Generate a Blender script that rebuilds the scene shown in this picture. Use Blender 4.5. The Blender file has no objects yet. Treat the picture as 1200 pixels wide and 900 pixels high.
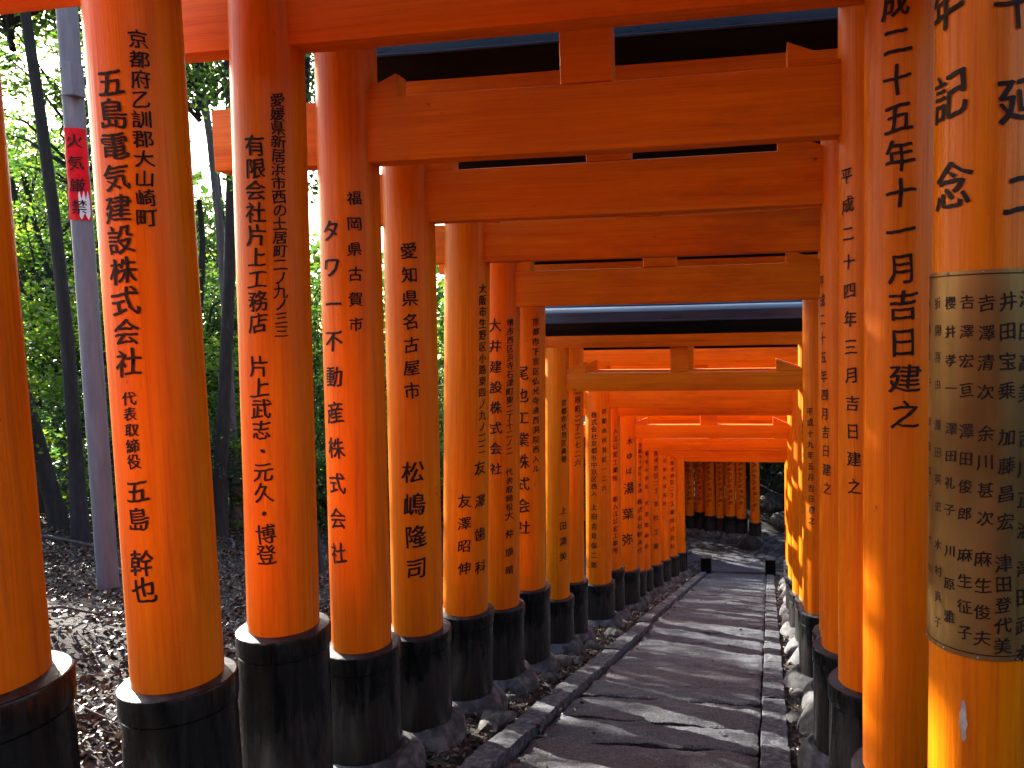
import bpy, bmesh, math, random
import numpy as np
from mathutils import Vector, Matrix, noise

random.seed(7); rng = np.random.default_rng(7)
sc = bpy.context.scene
COL = sc.collection

# ------------------------------------------------------------------ camera
EYE = 1.45
cam_data = bpy.data.cameras.new('camera'); cam = bpy.data.objects.new('camera', cam_data); COL.objects.link(cam)
cam_data.sensor_width = 36; cam_data.lens = 27.0; cam_data.shift_x = -0.125
cam_data.clip_start = 0.05; cam_data.clip_end = 2000
_yaw, _pitch, _roll = math.atan(150/900), math.atan(.08), math.radians(1.27)
_a = Vector((-math.sin(_yaw)*math.cos(_pitch), math.cos(_yaw)*math.cos(_pitch), -math.sin(_pitch)))
_r0 = _a.cross(Vector((0, 0, 1))).normalized(); _u0 = _r0.cross(_a)
_r = math.cos(_roll)*_r0 - math.sin(_roll)*_u0; _u = math.sin(_roll)*_r0 + math.cos(_roll)*_u0
cam.matrix_world = Matrix(((_r.x, _u.x, -_a.x, 0), (_r.y, _u.y, -_a.y, 0), (_r.z, _u.z, -_a.z, EYE), (0, 0, 0, 1)))
sc.camera = cam

# ------------------------------------------------------------------ sky and sun
SUN_AZ, SUN_EL = math.radians(-56.5), math.radians(22)      # azimuth from +Y towards +X
world = bpy.data.worlds.new('World'); sc.world = world; world.use_nodes = True
wn = world.node_tree.nodes; wl = world.node_tree.links
bg = wn['Background']; bg.inputs['Strength'].default_value = 0.07
sky = wn.new('ShaderNodeTexSky'); sky.sky_type = 'NISHITA'; sky.sun_disc = False
sky.sun_elevation = SUN_EL; sky.sun_rotation = SUN_AZ; sky.air_density = 1.0; sky.dust_density = 2.0
wl.new(sky.outputs[0], bg.inputs['Color'])
ld = bpy.data.lights.new('sun', 'SUN'); ld.energy = 3.5; ld.angle = math.radians(.5); ld.color = (1, .93, .82)
sun = bpy.data.objects.new('sun', ld); COL.objects.link(sun)
sun.rotation_euler = Vector((math.sin(SUN_AZ)*math.cos(SUN_EL), math.cos(SUN_AZ)*math.cos(SUN_EL), math.sin(SUN_EL))).to_track_quat('Z', 'Y').to_euler()
vs = sc.view_settings; vs.view_transform = 'Standard'; vs.look = 'None'; vs.exposure = 3.12; vs.gamma = 1.0
sc.cycles.max_bounces = 10; sc.cycles.diffuse_bounces = 6; sc.cycles.transmission_bounces = 6

GATES = [
    (0.85, -2.15, 0.74, 0.16, 3.07, 0.3, 0.75, 0.6),
    (1.6, -2.02, 0.7, 0.16, 2.95, 0.3, 0.98, 0.6),
    (2.39, -2.125, 0.63, 0.146, 2.6, 0.31, 0.82, 0.6),
    (3.04, -2.15, 0.51, 0.146, 2.62, 0.33, 0.92, 0.46),
    (3.68, -2.15, 0.475, 0.15, 2.27, 0.31, 0.73, 0.67),
    (4.33, -2.15, 0.44, 0.15, 2.06, 0.29, 0.72, 0.73),
    (5.08, -2.15, 0.49, 0.155, 1.88, 0.26, 0.75, 0.62),
    (5.79, -2.15, 0.52, 0.15, 1.59, 0.27, 0.71, 0.6),
    (6.46, -2.13, 0.435, 0.15, 1.62, 0.18, 0.8, 0.68),
    (7.46, -2.15, 0.44, 0.12, 0.78, 0.18, 0.6, 0.6),
    (8.1, -2.15, 0.43, 0.118, 0.77, 0.18, 0.72, 0.6),
    (9.37, -2.15, 0.44, 0.16, 0.4, 0.22, 0.6, 0.55),
    (10.18, -2.15, 0.44, 0.13, 0.2, 0.2, 0.72, 0.6),
    (11.18, -2.15, 0.45, 0.175, -0.25, 0.19, 0.65, 0.6),
    (12.14, -2.15, 0.46, 0.125, -0.6, 0.19, 0.56, 0.55),
    (12.92, -2.15, 0.47, 0.11, -0.75, 0.18, 0.53, 0.55),
    (14.01, -2.15, 0.48, 0.135, -1.0, 0.2, 0.56, 0.55),
    (15.2, -2.15, 0.48, 0.135, -1.25, 0.2, 0.58, 0.55),
    (16.52, -2.15, 0.5, 0.145, -1.53, 0.2, 0.6, 0.55),
    (18.32, -2.15, 0.52, 0.14, -1.92, 0.25, 0.6, 0.55),
]
INSCRIPTIONS = [
    (2, 'L', '京都府乙訓郡大山崎町', 0.786, 2.406, 0.716, 1.833, 0.0612),
    (2, 'L', '五島電気建設株式会社', 0.162, 2.264, 0.131, 1.355, 0.0962),
    (2, 'L', '代表取締役', 0.09, 1.235, 0.104, 1.021, 0.0506),
    (2, 'L', '五島', 0.114, 0.919, 0.087, 0.825, 0.084),
    (2, 'L', '幹也', 0.092, 0.671, 0.107, 0.576, 0.0938),
    (3, 'L', '愛媛県新居浜市西の土居町二ノ九ノ三三', 0.82, 2.394, 0.761, 1.452, 0.0587),
    (3, 'L', '有限会社片上工務店', 0.198, 2.206, 0.141, 1.486, 0.0875),
    (3, 'L', '片上武志・元久・博登', 0.127, 1.306, 0.18, 0.502, 0.0897),
    (4, 'L', '福岡県古賀市', 0.655, 2.095, 0.601, 1.476, 0.0747),
    (4, 'L', 'タワー不動産株式会社', -0.151, 1.936, -0.234, 0.311, 0.1112),
    (5, 'L', '愛知県名古屋市', 0.411, 1.893, 0.426, 1.084, 0.0978),
    (5, 'L', '松嶋隆司', 0.393, 0.604, 0.443, 0.022, 0.142),
    (6, 'L', '大阪市生野区小路東四ノ九ノ二二', 1.119, 1.714, 1.13, 0.611, 0.0731),
    (6, 'L', '友澤歯科', 1.038, 0.481, 1.073, -0.223, 0.0989),
    (6, 'L', '友澤昭伸', 0.299, 0.257, 0.311, -0.218, 0.098),
    (7, 'L', '大井建設株式会社', 0.029, 1.457, 0.082, 0.345, 0.1028),
    (7, 'L', '堺市西区浜寺石津町東二丁十二ノ二', 0.819, 1.478, 0.791, 0.482, 0.0653),
    (7, 'L', '代表取締役', 0.794, 0.314, 0.8, 0.035, 0.0626),
    (7, 'L', '大仲康晴', 0.801, -0.033, 0.81, -0.474, 0.077),
    (8, 'L', '尾也工業株式会社', -0.095, 1.043, -0.007, -0.305, 0.1303),
    (8, 'L', '京都市下京区仏光寺通西洞院西入ル', 0.744, 1.482, 0.743, 0.211, 0.0688),
    (9, 'L', '京都市伏見区両替', 0.851, 0.674, 0.841, 0.107, 0.0709),
    (9, 'L', '上田清美', 0.75, -0.414, 0.741, -0.888, 0.0896),
    (10, 'L', '二四町二丁二七二六', 0.704, 0.736, 0.687, -0.045, 0.0767),
    (11, 'L', '株式会社京都市中京区西入', -0.114, 0.327, -0.149, -0.659, 0.0826),
    (11, 'L', '上田吉見保二郎', -0.155, -0.832, -0.182, -1.574, 0.0834),
    (11, 'L', '京都市伏見区一二六', 0.695, 0.368, 0.667, -0.596, 0.0717),
    (12, 'L', '入江公宏工業所', 0.686, 0.002, 0.648, -0.639, 0.084),
    (12, 'L', '新入江公宏工業所', 0.63, -0.932, 0.589, -1.642, 0.0846),
    (13, 'L', '木ゆば', 0.6, -0.286, 0.514, -0.731, 0.1048),
    (13, 'L', '湯葉弥', 0.509, -0.987, 0.344, -1.758, 0.1844),
    (14, 'L', '京都市下京区三条通', 0.776, -0.516, 0.725, -1.253, 0.0786),
    (14, 'L', '株式会社鈴木代', 0.713, -1.434, 0.659, -2.236, 0.1006),
    (15, 'L', '京都市中京区', 0.832, -0.646, 0.741, -1.355, 0.076),
    (15, 'L', '代表取締役', 0.704, -1.652, 0.616, -2.4, 0.0841),
    (16, 'L', '大阪市西区二丁', 0.91, -0.823, 0.746, -1.668, 0.0987),
    (16, 'L', '会社工業', 0.703, -1.909, 0.565, -2.716, 0.1157),
    (17, 'L', '京都市伏見区', 0.833, -1.326, 0.679, -2.193, 0.0892),
    (18, 'L', '大阪市西区二丁', 0.704, -1.47, 0.579, -2.315, 0.1063),
    (18, 'L', '工業株式会社', 0.552, -2.504, 0.422, -3.453, 0.1166),
    (19, 'L', '京都市伏見区', 1.679, -2.23, 1.68, -2.967, 0.0971),
    (19, 'L', '会社工業', 1.68, -3.178, 1.294, -3.842, 0.1082),
    (2, 'R', '年記念', -1.171, 2.314, -0.943, 1.812, 0.139),
    (2, 'R', '十延二', 0.213, 2.271, 0.431, 1.779, 0.1331),
    (3, 'R', '成二十五年十一月吉日建之', -0.397, 2.552, -0.113, 1.095, 0.1141),
    (4, 'R', '平成二十四年三月吉日建之', -0.919, 2.081, -0.638, 0.685, 0.0759),
    (5, 'R', '平成二十五年四月吉日建之', -1.309, 1.649, -0.978, 0.526, 0.0724),
    (8, 'R', '平成十九年五月吉日建之', -0.708, 0.7, -0.629, -0.201, 0.0653),
    (9, 'R', '京都伏見平成二十年三月吉日建', -1.153, 0.509, -1.093, -0.397, 0.0551),
    (12, 'R', '平成十九年三月吉日建之', -1.211, -0.23, -1.108, -1.078, 0.064),
]
PLAQUE_TEXT = [
    (2, 'R', '井田宝乗', 0.113, 1.486, 0.123, 1.241, 0.051),
    (2, 'R', '加藤昌宏', 0.136, 1.113, 0.13, 0.875, 0.0517),
    (2, 'R', '津田登代美', 0.111, 0.756, 0.12, 0.517, 0.0499),
    (2, 'R', '𠮷澤清次', -0.241, 1.483, -0.235, 1.238, 0.0464),
    (2, 'R', '余川甚次', -0.226, 1.122, -0.22, 0.883, 0.047),
    (2, 'R', '麻生俊夫', -0.239, 0.766, -0.235, 0.536, 0.0476),
    (2, 'R', '𠮷澤宏亘', -0.571, 1.487, -0.568, 1.242, 0.042),
    (2, 'R', '澤田俊郎', -0.559, 1.126, -0.557, 0.89, 0.0426),
    (2, 'R', '麻生征子', -0.548, 0.771, -0.547, 0.544, 0.0431),
    (2, 'R', '櫻井孝一', -0.884, 1.486, -0.865, 1.244, 0.0377),
    (2, 'R', '澤田礼子', -0.856, 1.129, -0.856, 0.894, 0.0382),
    (2, 'R', '川原雅', -0.847, 0.774, -0.851, 0.578, 0.0386),
    (2, 'R', '折開喜由', -1.216, 1.487, -1.193, 1.253, 0.0334),
    (2, 'R', '澤田英史', -1.182, 1.133, -1.159, 0.894, 0.0337),
    (2, 'R', '木村真子', -1.148, 0.78, -1.127, 0.546, 0.0341),
    (2, 'R', '新開合子', -1.668, 1.489, -1.547, 1.254, 0.029),
    (2, 'R', '澤田嘉子', -1.556, 1.136, -1.481, 0.916, 0.0292),
    (2, 'R', '竹内', -1.458, 0.782, -1.445, 0.696, 0.0294),
    (2, 'R', '津田高美', 0.474, 1.492, 0.493, 1.234, 0.0536),
    (2, 'R', '吉川正治', 0.511, 1.11, 0.511, 0.85, 0.0544),
    (2, 'R', '津田武本', 0.527, 0.739, 0.523, 0.492, 0.0552),
]
LEAN = {2: 0.004, 3: 0.034, 4: 0.026, 5: 0.026, 6: 0.047, 7: 0.04, 8: 0.034, 9: 0.029, 10: 0.027, 11: 0.022, 12: 0.018, 13: 0.02, 14: 0.015, 15: 0.01}
STRUT = {6: (0.15, 0.14, 0.27), 8: (0.06, 0.1, 0.27), 5: (0.3, 0.2, 0.22), 9: (0.25, 0.12, 0.24)}
PLAQUE_Z = (1.574, 0.471)
CHIP = (-0.555, 0.215, 0.342)
POLE = (-6.435, 6.434)
POLE_LEAN = (0.0039, 0.0039, 0)
POLE_BANNER = (4.719, 3.873)

SLOPE = .26
def clamp(v, a, b): return max(a, min(b, v))

# ------------------------------------------------------------------ object helpers
def link(o, parent=None):
    COL.objects.link(o)
    if parent is not None: o.parent = parent
    return o
def tag(o, label=None, cat=None, group=None, kind=None):
    if label: o['label'] = label
    if cat: o['category'] = cat
    if group: o['group'] = group
    if kind: o['kind'] = kind
    return o
def empty(name, loc, rz=0):
    o = bpy.data.objects.new(name, None); o.location = loc; o.rotation_euler = (0, 0, rz); o.empty_display_size = .2
    return link(o)
def mesh_np(name, V, Fq):
    """V (n,3), Fq (m,k) one face size"""
    V = np.asarray(V, dtype=np.float32); Fq = np.asarray(Fq, dtype=np.int32); m, k = Fq.shape
    me = bpy.data.meshes.new(name); me.vertices.add(len(V)); me.vertices.foreach_set('co', V.ravel())
    me.loops.add(m*k); me.loops.foreach_set('vertex_index', Fq.ravel())
    me.polygons.add(m); me.polygons.foreach_set('loop_start', np.arange(0, m*k, k, dtype=np.int32))
    me.polygons.foreach_set('loop_total', np.full(m, k, dtype=np.int32)); me.update(); me.validate()
    return me
def obj(name, me, mat, parent=None, loc=(0, 0, 0), rot=(0, 0, 0)):
    o = bpy.data.objects.new(name, me); o.location = loc; o.rotation_euler = rot
    if mat is not None and not me.materials: me.materials.append(mat)
    return link(o, parent)
def from_bm(name, bm, smooth=False, angle=None):
    me = bpy.data.meshes.new(name); bm.to_mesh(me); bm.free()
    if smooth:
        me.polygons.foreach_set('use_smooth', [True]*len(me.polygons))
        if angle: me.set_sharp_from_angle(angle=math.radians(angle))
    return me
def box(bm, x0, x1, y0, y1, z0, z1):
    r = bmesh.ops.create_cube(bm, size=1)
    for v in r['verts']:
        v.co = Vector(((x0+x1)/2+v.co.x*(x1-x0), (y0+y1)/2+v.co.y*(y1-y0), (z0+z1)/2+v.co.z*(z1-z0)))
    return r['verts']
def bevel_all(bm, w, seg=2):
    bmesh.ops.bevel(bm, geom=bm.edges[:], offset=w, segments=seg, affect='EDGES', profile=.5)
def lathe(name, prof, n=64, wob=0, seed=0, squash=None, smooth_angle=35, close_top=True):
    """prof: list of (radius, z) from bottom to top"""
    V = []; F = []
    for i, (r, z) in enumerate(prof):
        for k in range(n):
            t = 2*math.pi*k/n; rr = r
            if wob: rr += wob*noise.noise(Vector((math.cos(t)*1.7+seed*9.1, math.sin(t)*1.7, z*4+seed)))*(1 if i < len(prof)-1 else .3)
            V.append((rr*math.cos(t), rr*math.sin(t), z))
    bm = bmesh.new(); bv = [bm.verts.new(v) for v in V]
    for i in range(len(prof)-1):
        for k in range(n):
            bm.faces.new((bv[i*n+k], bv[i*n+(k+1) % n], bv[(i+1)*n+(k+1) % n], bv[(i+1)*n+k]))
    if close_top: bm.faces.new(bv[(len(prof)-1)*n:])
    return from_bm(name, bm, True, smooth_angle)
def tube(bm, pts, radii, n=8, cap=True):
    pts = [Vector(p) for p in pts]; rings = []
    for i, p in enumerate(pts):
        d = (pts[min(i+1, len(pts)-1)]-pts[max(i-1, 0)]).normalized()
        s = d.cross(Vector((.13, .97, .21))).normalized(); t = d.cross(s)
        rings.append([bm.verts.new(p+radii[i]*(math.cos(2*math.pi*k/n)*s+math.sin(2*math.pi*k/n)*t)) for k in range(n)])
    for a, b in zip(rings[:-1], rings[1:]):
        for k in range(n):
            bm.faces.new((a[k], a[(k+1) % n], b[(k+1) % n], b[k]))
    if cap: bm.faces.new(rings[0]); bm.faces.new(rings[-1][::-1])

# ------------------------------------------------------------------ materials
class NB:
    def __init__(s, name):
        s.m = bpy.data.materials.new(name); s.m.use_nodes = True; s.t = s.m.node_tree; s.n = s.t.nodes; s.l = s.t.links
        s.p = s.n['Principled BSDF']; s.out = s.n['Material Output']
    def node(s, typ, **kw):
        n = s.n.new(typ)
        for k, v in kw.items():
            if k in n.inputs: n.inputs[k].default_value = v
            else: setattr(n, k, v)
        return n
    def coord(s, scale=(1, 1, 1), kind='Object', perobj=True):
        tc = s.node('ShaderNodeTexCoord'); mp = s.node('ShaderNodeMapping'); mp.inputs['Scale'].default_value = scale
        s.l.new(tc.outputs[kind], mp.inputs[0])
        if perobj:
            oi = s.node('ShaderNodeObjectInfo'); mul = s.node('ShaderNodeMath', operation='MULTIPLY'); mul.inputs[1].default_value = 37.0
            s.l.new(oi.outputs['Random'], mul.inputs[0]); cb = s.node('ShaderNodeCombineXYZ')
            for k in range(3): s.l.new(mul.outputs[0], cb.inputs[k])
            s.l.new(cb.outputs[0], mp.inputs['Location'])
        return mp.outputs[0]
    def noise(s, vec, scale, detail=5, rough=.55):
        n = s.node('ShaderNodeTexNoise'); n.inputs['Scale'].default_value = scale; n.inputs['Detail'].default_value = detail
        n.inputs['Roughness'].default_value = rough; s.l.new(vec, n.inputs['Vector']); return n.outputs['Fac']
    def ramp(s, fac, stops):
        r = s.node('ShaderNodeValToRGB'); e = r.color_ramp.elements
        while len(e) < len(stops): e.new(.5)
        for i, (p, c) in enumerate(stops):
            e[i].position = p; e[i].color = (c[0], c[1], c[2], 1) if hasattr(c, '__len__') else (c, c, c, 1)
        s.l.new(fac, r.inputs[0]); return r.outputs[0]
    def mix(s, fac, a, b, mode='MIX'):
        m = s.node('ShaderNodeMix', data_type='RGBA', blend_type=mode)
        for idx, v in ((0, fac), (6, a), (7, b)):
            if hasattr(v, 'links'): s.l.new(v, m.inputs[idx])
            else: m.inputs[idx].default_value = v if idx == 0 else (v[0], v[1], v[2], 1)
        return m.outputs[2]
    def bump(s, h, strength=.3, dist=.01):
        b = s.node('ShaderNodeBump'); b.inputs['Strength'].default_value = strength; b.inputs['Distance'].default_value = dist
        s.l.new(h, b.inputs['Height']); s.l.new(b.outputs[0], s.p.inputs['Normal']); return b
    def set(s, k, v):
        if hasattr(v, 'links'): s.l.new(v, s.p.inputs[k])
        else: s.p.inputs[k].default_value = v

def paint_mat(name, axis):
    b = NB(name)
    z = axis == 'z'
    st = b.noise(b.coord((26, 26, .9) if z else (.9, 26, 26)), 1.0, 6, .68)
    hair = b.noise(b.coord((120, 120, 1.6) if z else (1.6, 120, 120)), 1.0, 3, .6)
    big = b.noise(b.coord((1.3, 1.3, .8)), 1.6, 4)
    fine = b.noise(b.coord((1, 1, 1)), 70, 4)
    spots = b.noise(b.coord((1, 1, .5) if z else (.5, 1, 1)), 13, 7, .75)
    grime = b.noise(b.coord((2, 2, .35) if z else (.35, 2, 2)), 2.2, 7, .7)
    c = b.ramp(st, [(.30, (.50, .094, .0004)), (.42, (.63, .144, .0004)), (.55, (.70, .174, .0004)), (.70, (.76, .212, .0006))])
    c = b.mix(b.ramp(big, [(.38, 0), (.66, .55)]), c, (.62, .118, .0004))
    c = b.mix(b.ramp(hair, [(.54, 0), (.70, .45)]), c, (.42, .070, .001))
    oi = b.node('ShaderNodeObjectInfo'); h = b.node('ShaderNodeHueSaturation')
    mr = b.node('ShaderNodeMapRange'); mr.inputs['To Min'].default_value = .495; mr.inputs['To Max'].default_value = .503
    b.l.new(oi.outputs['Random'], mr.inputs[0]); b.l.new(mr.outputs[0], h.inputs['Hue']); b.l.new(c, h.inputs['Color'])
    c = b.mix(b.ramp(grime, [(.52, 0), (.74, .60 if not z else .42)]), h.outputs[0], (.22, .040, .004))
    c = b.mix(b.ramp(spots, [(.66, 0), (.70, .75)]), c, (.10, .020, .008))
    b.set('Base Color', c)
    rr = b.ramp(hair, [(.35, .30), (.65, .46)]) if z else b.ramp(hair, [(.3, .42), (.7, .60)])
    b.set('Roughness', rr)
    b.set('Specular IOR Level', .17)
    mm = b.node('ShaderNodeMath', operation='MULTIPLY_ADD'); b.l.new(st, mm.inputs[0]); mm.inputs[1].default_value = 1.0
    f2 = b.node('ShaderNodeMath', operation='MULTIPLY_ADD'); b.l.new(hair, f2.inputs[0]); f2.inputs[1].default_value = .35
    f3 = b.node('ShaderNodeMath', operation='MULTIPLY'); b.l.new(fine, f3.inputs[0]); f3.inputs[1].default_value = .2; b.l.new(f3.outputs[0], f2.inputs[2]); b.l.new(f2.outputs[0], mm.inputs[2])
    b.bump(mm.outputs[0], .5, .005)
    return b.m
M = {}
M['post'] = paint_mat('vermilion_lacquer_post', 'z')
M['beam'] = paint_mat('vermilion_lacquer_beam', 'x')
def simple(name, stops, scale, rough, vscale=(1, 1, 1), bump=.3, dist=.004, detail=6, kind='Object', perobj=True):
    b = NB(name); n = b.noise(b.coord(vscale, kind, perobj), scale, detail, .6); b.set('Base Color', b.ramp(n, stops))
    if isinstance(rough, tuple): b.set('Roughness', b.ramp(n, [(.3, rough[0]), (.7, rough[1])]))
    else: b.set('Roughness', rough)
    if bump: b.bump(n, bump, dist)
    return b.m
def sleeve_mat():
    b = NB('black_sleeve'); v = b.coord((1, 1, 1)); n1 = b.noise(b.coord((5, 5, 1.2)), 2.5, 7, .7); n2 = b.noise(v, 26, 6, .75); n3 = b.noise(b.coord((40, 40, 3)), 1, 4, .6)
    c = b.ramp(n2, [(.35, (.0016, .0018, .0022)), (.62, (.0045, .005, .006))])
    c = b.mix(b.ramp(n1, [(.54, 0), (.76, .6)]), c, (.006, .006, .007))
    c = b.mix(b.ramp(n2, [(.66, 0), (.71, .6)]), c, (.022, .021, .021))
    tc = b.node('ShaderNodeTexCoord'); sx = b.node('ShaderNodeSeparateXYZ'); b.l.new(tc.outputs['Object'], sx.inputs[0])
    ad = b.node('ShaderNodeMath', operation='MULTIPLY_ADD'); b.l.new(n1, ad.inputs[0]); ad.inputs[1].default_value = -.9; b.l.new(sx.outputs[2], ad.inputs[2])
    c = b.mix(b.ramp(ad.outputs[0], [(0, .6), (.10, 0)]), c, (.035, .031, .028))      # splashed mud near the foot
    b.set('Base Color', c); b.set('Roughness', b.ramp(n3, [(.35, .16), (.65, .38)])); b.set('Specular IOR Level', .32); b.bump(n3, .15, .002); return b.m
M['sleeve'] = sleeve_mat()
M['sleevecap'] = simple('sleeve_top_dusty', [(.4, (.004, .005, .007)), (.5, (.012, .014, .017)), (.62, (.030, .031, .034))], 22, (.3, .6), bump=.5)
M['kasagi'] = simple('black_lintel', [(.3, (.002, .0025, .0035)), (.7, (.006, .007, .009))], 3, (.25, .5), (.5, 6, 6), .3)
M['kasagi'].node_tree.nodes['Principled BSDF'].inputs['Specular IOR Level'].default_value = .12
M['cap'] = simple('cap_sky_sheen', [(.3, (.008, .018, .04)), (.6, (.014, .03, .06)), (.8, (.04, .06, .085))], 3, (.22, .5), (.6, 5, 5), .4)  # sky reflection on the lintel top, painted in as a blue base
M['footing'] = simple('footing_mortar', [(.38, (.014, .015, .018)), (.5, (.045, .047, .052)), (.62, (.11, .112, .115))], 11, .75, bump=.8, dist=.012)
def ink():
    b = NB('ink'); v = b.coord((1, 1, .6)); n = b.noise(v, 90, 5, .7)
    b.set('Base Color', b.ramp(n, [(.4, (.004, .0025, .002)), (.62, (.03, .009, .003))])); b.set('Roughness', .6); b.set('Specular IOR Level', .2)
    b.set('Alpha', b.ramp(b.noise(v, 45, 7, .8), [(.62, 1), (.68, .15)]))                 # flaked away in small spots
    return b.m
M['ink'] = ink()
M['stone'] = simple('kerb_stone', [(.36, (.012, .014, .022)), (.5, (.042, .046, .060)), (.64, (.125, .13, .15))], 24, .8, bump=1, dist=.012)
M['boulder'] = simple('boulder_stone', [(.36, (.016, .016, .015)), (.5, (.05, .05, .046)), (.66, (.13, .125, .11))], 12, .8, bump=1, dist=.02)
def paving():
    b = NB('paving'); v = b.coord((1, 1, 1), 'Object', True)
    n1 = b.noise(v, 3.0, 8, .72); n2 = b.noise(v, 75, 4, .75); n3 = b.noise(b.coord((1, 4.5, 4.5)), 5, 8, .72); n4 = b.noise(v, 19, 7, .75)
    c = b.ramp(n1, [(.36, (.009, .015, .027)), (.5, (.027, .038, .062)), (.62, (.070, .083, .112))])
    oi = b.node('ShaderNodeObjectInfo')
    c = b.mix(b.ramp(oi.outputs['Random'], [(.35, 0), (.85, .7)]), c, b.ramp(n4, [(.38, (.018, .014, .019)), (.6, (.068, .055, .064))]))
    c = b.mix(b.ramp(n3, [(.50, 0), (.64, .6)]), c, (.020, .020, .026))
    c = b.mix(b.ramp(n4, [(.53, 0), (.64, .8)]), c, (.115, .13, .155))
    c = b.mix(b.ramp(n2, [(.53, 0), (.62, .7)]), c, (.17, .185, .21))
    c = b.mix(b.ramp(n2, [(.38, .85), (.46, 0)]), c, (.008, .008, .011))
    b.set('Base Color', c); b.set('Roughness', b.ramp(n4, [(.3, .5), (.7, .85)]))
    a = b.node('ShaderNodeMath', operation='MULTIPLY_ADD'); b.l.new(n2, a.inputs[0]); a.inputs[1].default_value = .35
    a2 = b.node('ShaderNodeMath', operation='ADD'); b.l.new(n3, a2.inputs[0]); b.l.new(n4, a2.inputs[1]); b.l.new(a2.outputs[0], a.inputs[2])
    b.bump(a.outputs[0], 1, .022); return b.m
M['paving'] = paving()
def soil():
    b = NB('soil'); v = b.coord((1, 1, 1), 'Object', False)
    n1 = b.noise(v, 1.1, 5); n2 = b.noise(v, 22, 6, .75)
    c = b.ramp(n2, [(.36, (.004, .003, .0025)), (.5, (.014, .009, .007)), (.64, (.045, .030, .022))])
    c = b.mix(b.ramp(n1, [(.45, 0), (.7, .5)]), c, (.03, .024, .022))
    b.set('Base Color', c); b.set('Roughness', .9); b.bump(n2, 1, .04); return b.m
M['soil'] = soil()
M['bark'] = simple('bark', [(.3, (.008, .006, .006)), (.6, (.02, .016, .015)), (.8, (.045, .036, .034))], 5, .9, (4, 4, .8), 1, .03)
M['bark_grey'] = simple('grey_bark', [(.3, (.04, .035, .035)), (.6, (.09, .08, .078)), (.8, (.15, .14, .13))], 5, .85, (4, 4, .8), 1, .02)
M['pole'] = simple('weathered_pole', [(.3, (.12, .11, .13)), (.6, (.17, .155, .18)), (.8, (.24, .22, .25))], 5, .7, (4, 4, .5), .4)
M['wood'] = simple('dark_wood', [(.3, (.02, .013, .010)), (.7, (.06, .04, .03))], 6, .7, (1, 6, 6), .5)
M['metal'] = simple('dull_metal', [(.3, (.2, .2, .22)), (.7, (.35, .35, .37))], 10, .45, bump=.1)
M['metal'].node_tree.nodes['Principled BSDF'].inputs['Metallic'].default_value = .8
def brass():
    b = NB('brass_plate'); v = b.coord((1, 1, .5)); n = b.noise(v, 2.5, 3, .5); n2 = b.noise(b.coord((30, 30, 2)), 2, 3)
    c = b.ramp(n, [(.36, (.12, .058, .015)), (.52, (.22, .120, .036)), (.68, (.33, .195, .066))]); b.set('Base Color', c)
    b.set('Metallic', .8); b.set('Roughness', b.ramp(n2, [(.3, .42), (.7, .6)])); b.bump(n2, .15, .002); return b.m
M['brass'] = brass()
def leaf_mat(name, stops, trans, tr=.5):
    b = NB(name); g = b.node('ShaderNodeNewGeometry')
    c = b.ramp(g.outputs['Random Per Island'], stops)
    b.set('Base Color', c); b.set('Roughness', .42); b.set('Specular IOR Level', .35)
    if tr:
        t = b.node('ShaderNodeBsdfTranslucent'); mc = b.mix(1.0, c, trans, 'MULTIPLY')
        sc2 = b.node('ShaderNodeMixShader'); sc2.inputs[0].default_value = tr
        b.l.new(mc, t.inputs['Color']); b.l.new(b.p.outputs[0], sc2.inputs[1]); b.l.new(t.outputs[0], sc2.inputs[2]); b.l.new(sc2.outputs[0], b.out.inputs['Surface'])
    return b.m
M['leaf'] = leaf_mat('leaf_green', [(0, (.016, .040, .012)), (.5, (.038, .080, .018)), (.9, (.08, .13, .024)), (1, (.16, .18, .03))], (2.0, 2.3, 1.2))
M['leaf_light'] = leaf_mat('leaf_yellow_green', [(0, (.035, .085, .012)), (.6, (.085, .15, .022)), (1, (.2, .23, .035))], (2.0, 2.2, 1.1))
M['leaf_dark'] = leaf_mat('leaf_dark', [(0, (.014, .032, .014)), (.6, (.03, .062, .026)), (1, (.06, .10, .045))], (1.6, 1.9, 1.2), .3)
M['litter'] = leaf_mat('dead_leaves', [(0, (.014, .008, .006)), (.45, (.045, .026, .017)), (.8, (.10, .066, .046)), (.95, (.21, .165, .13)), (1, (.17, .14, .03))], (1, 1, 1), 0)
M['red'] = simple('red_cloth', [(.3, (.6, .004, .010)), (.7, (.8, .008, .014))], 6, .5, bump=.2)
M['red'].node_tree.nodes['Principled BSDF'].inputs['Specular IOR Level'].default_value = .1
M['white'] = simple('faded_white', [(.3, (.5, .5, .5)), (.7, (.7, .7, .7))], 6, .6, bump=0)
M['chipped'] = simple('bare_wood_chip', [(.3, (.3, .25, .22)), (.7, (.5, .45, .4))], 30, .8, bump=.3)

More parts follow.
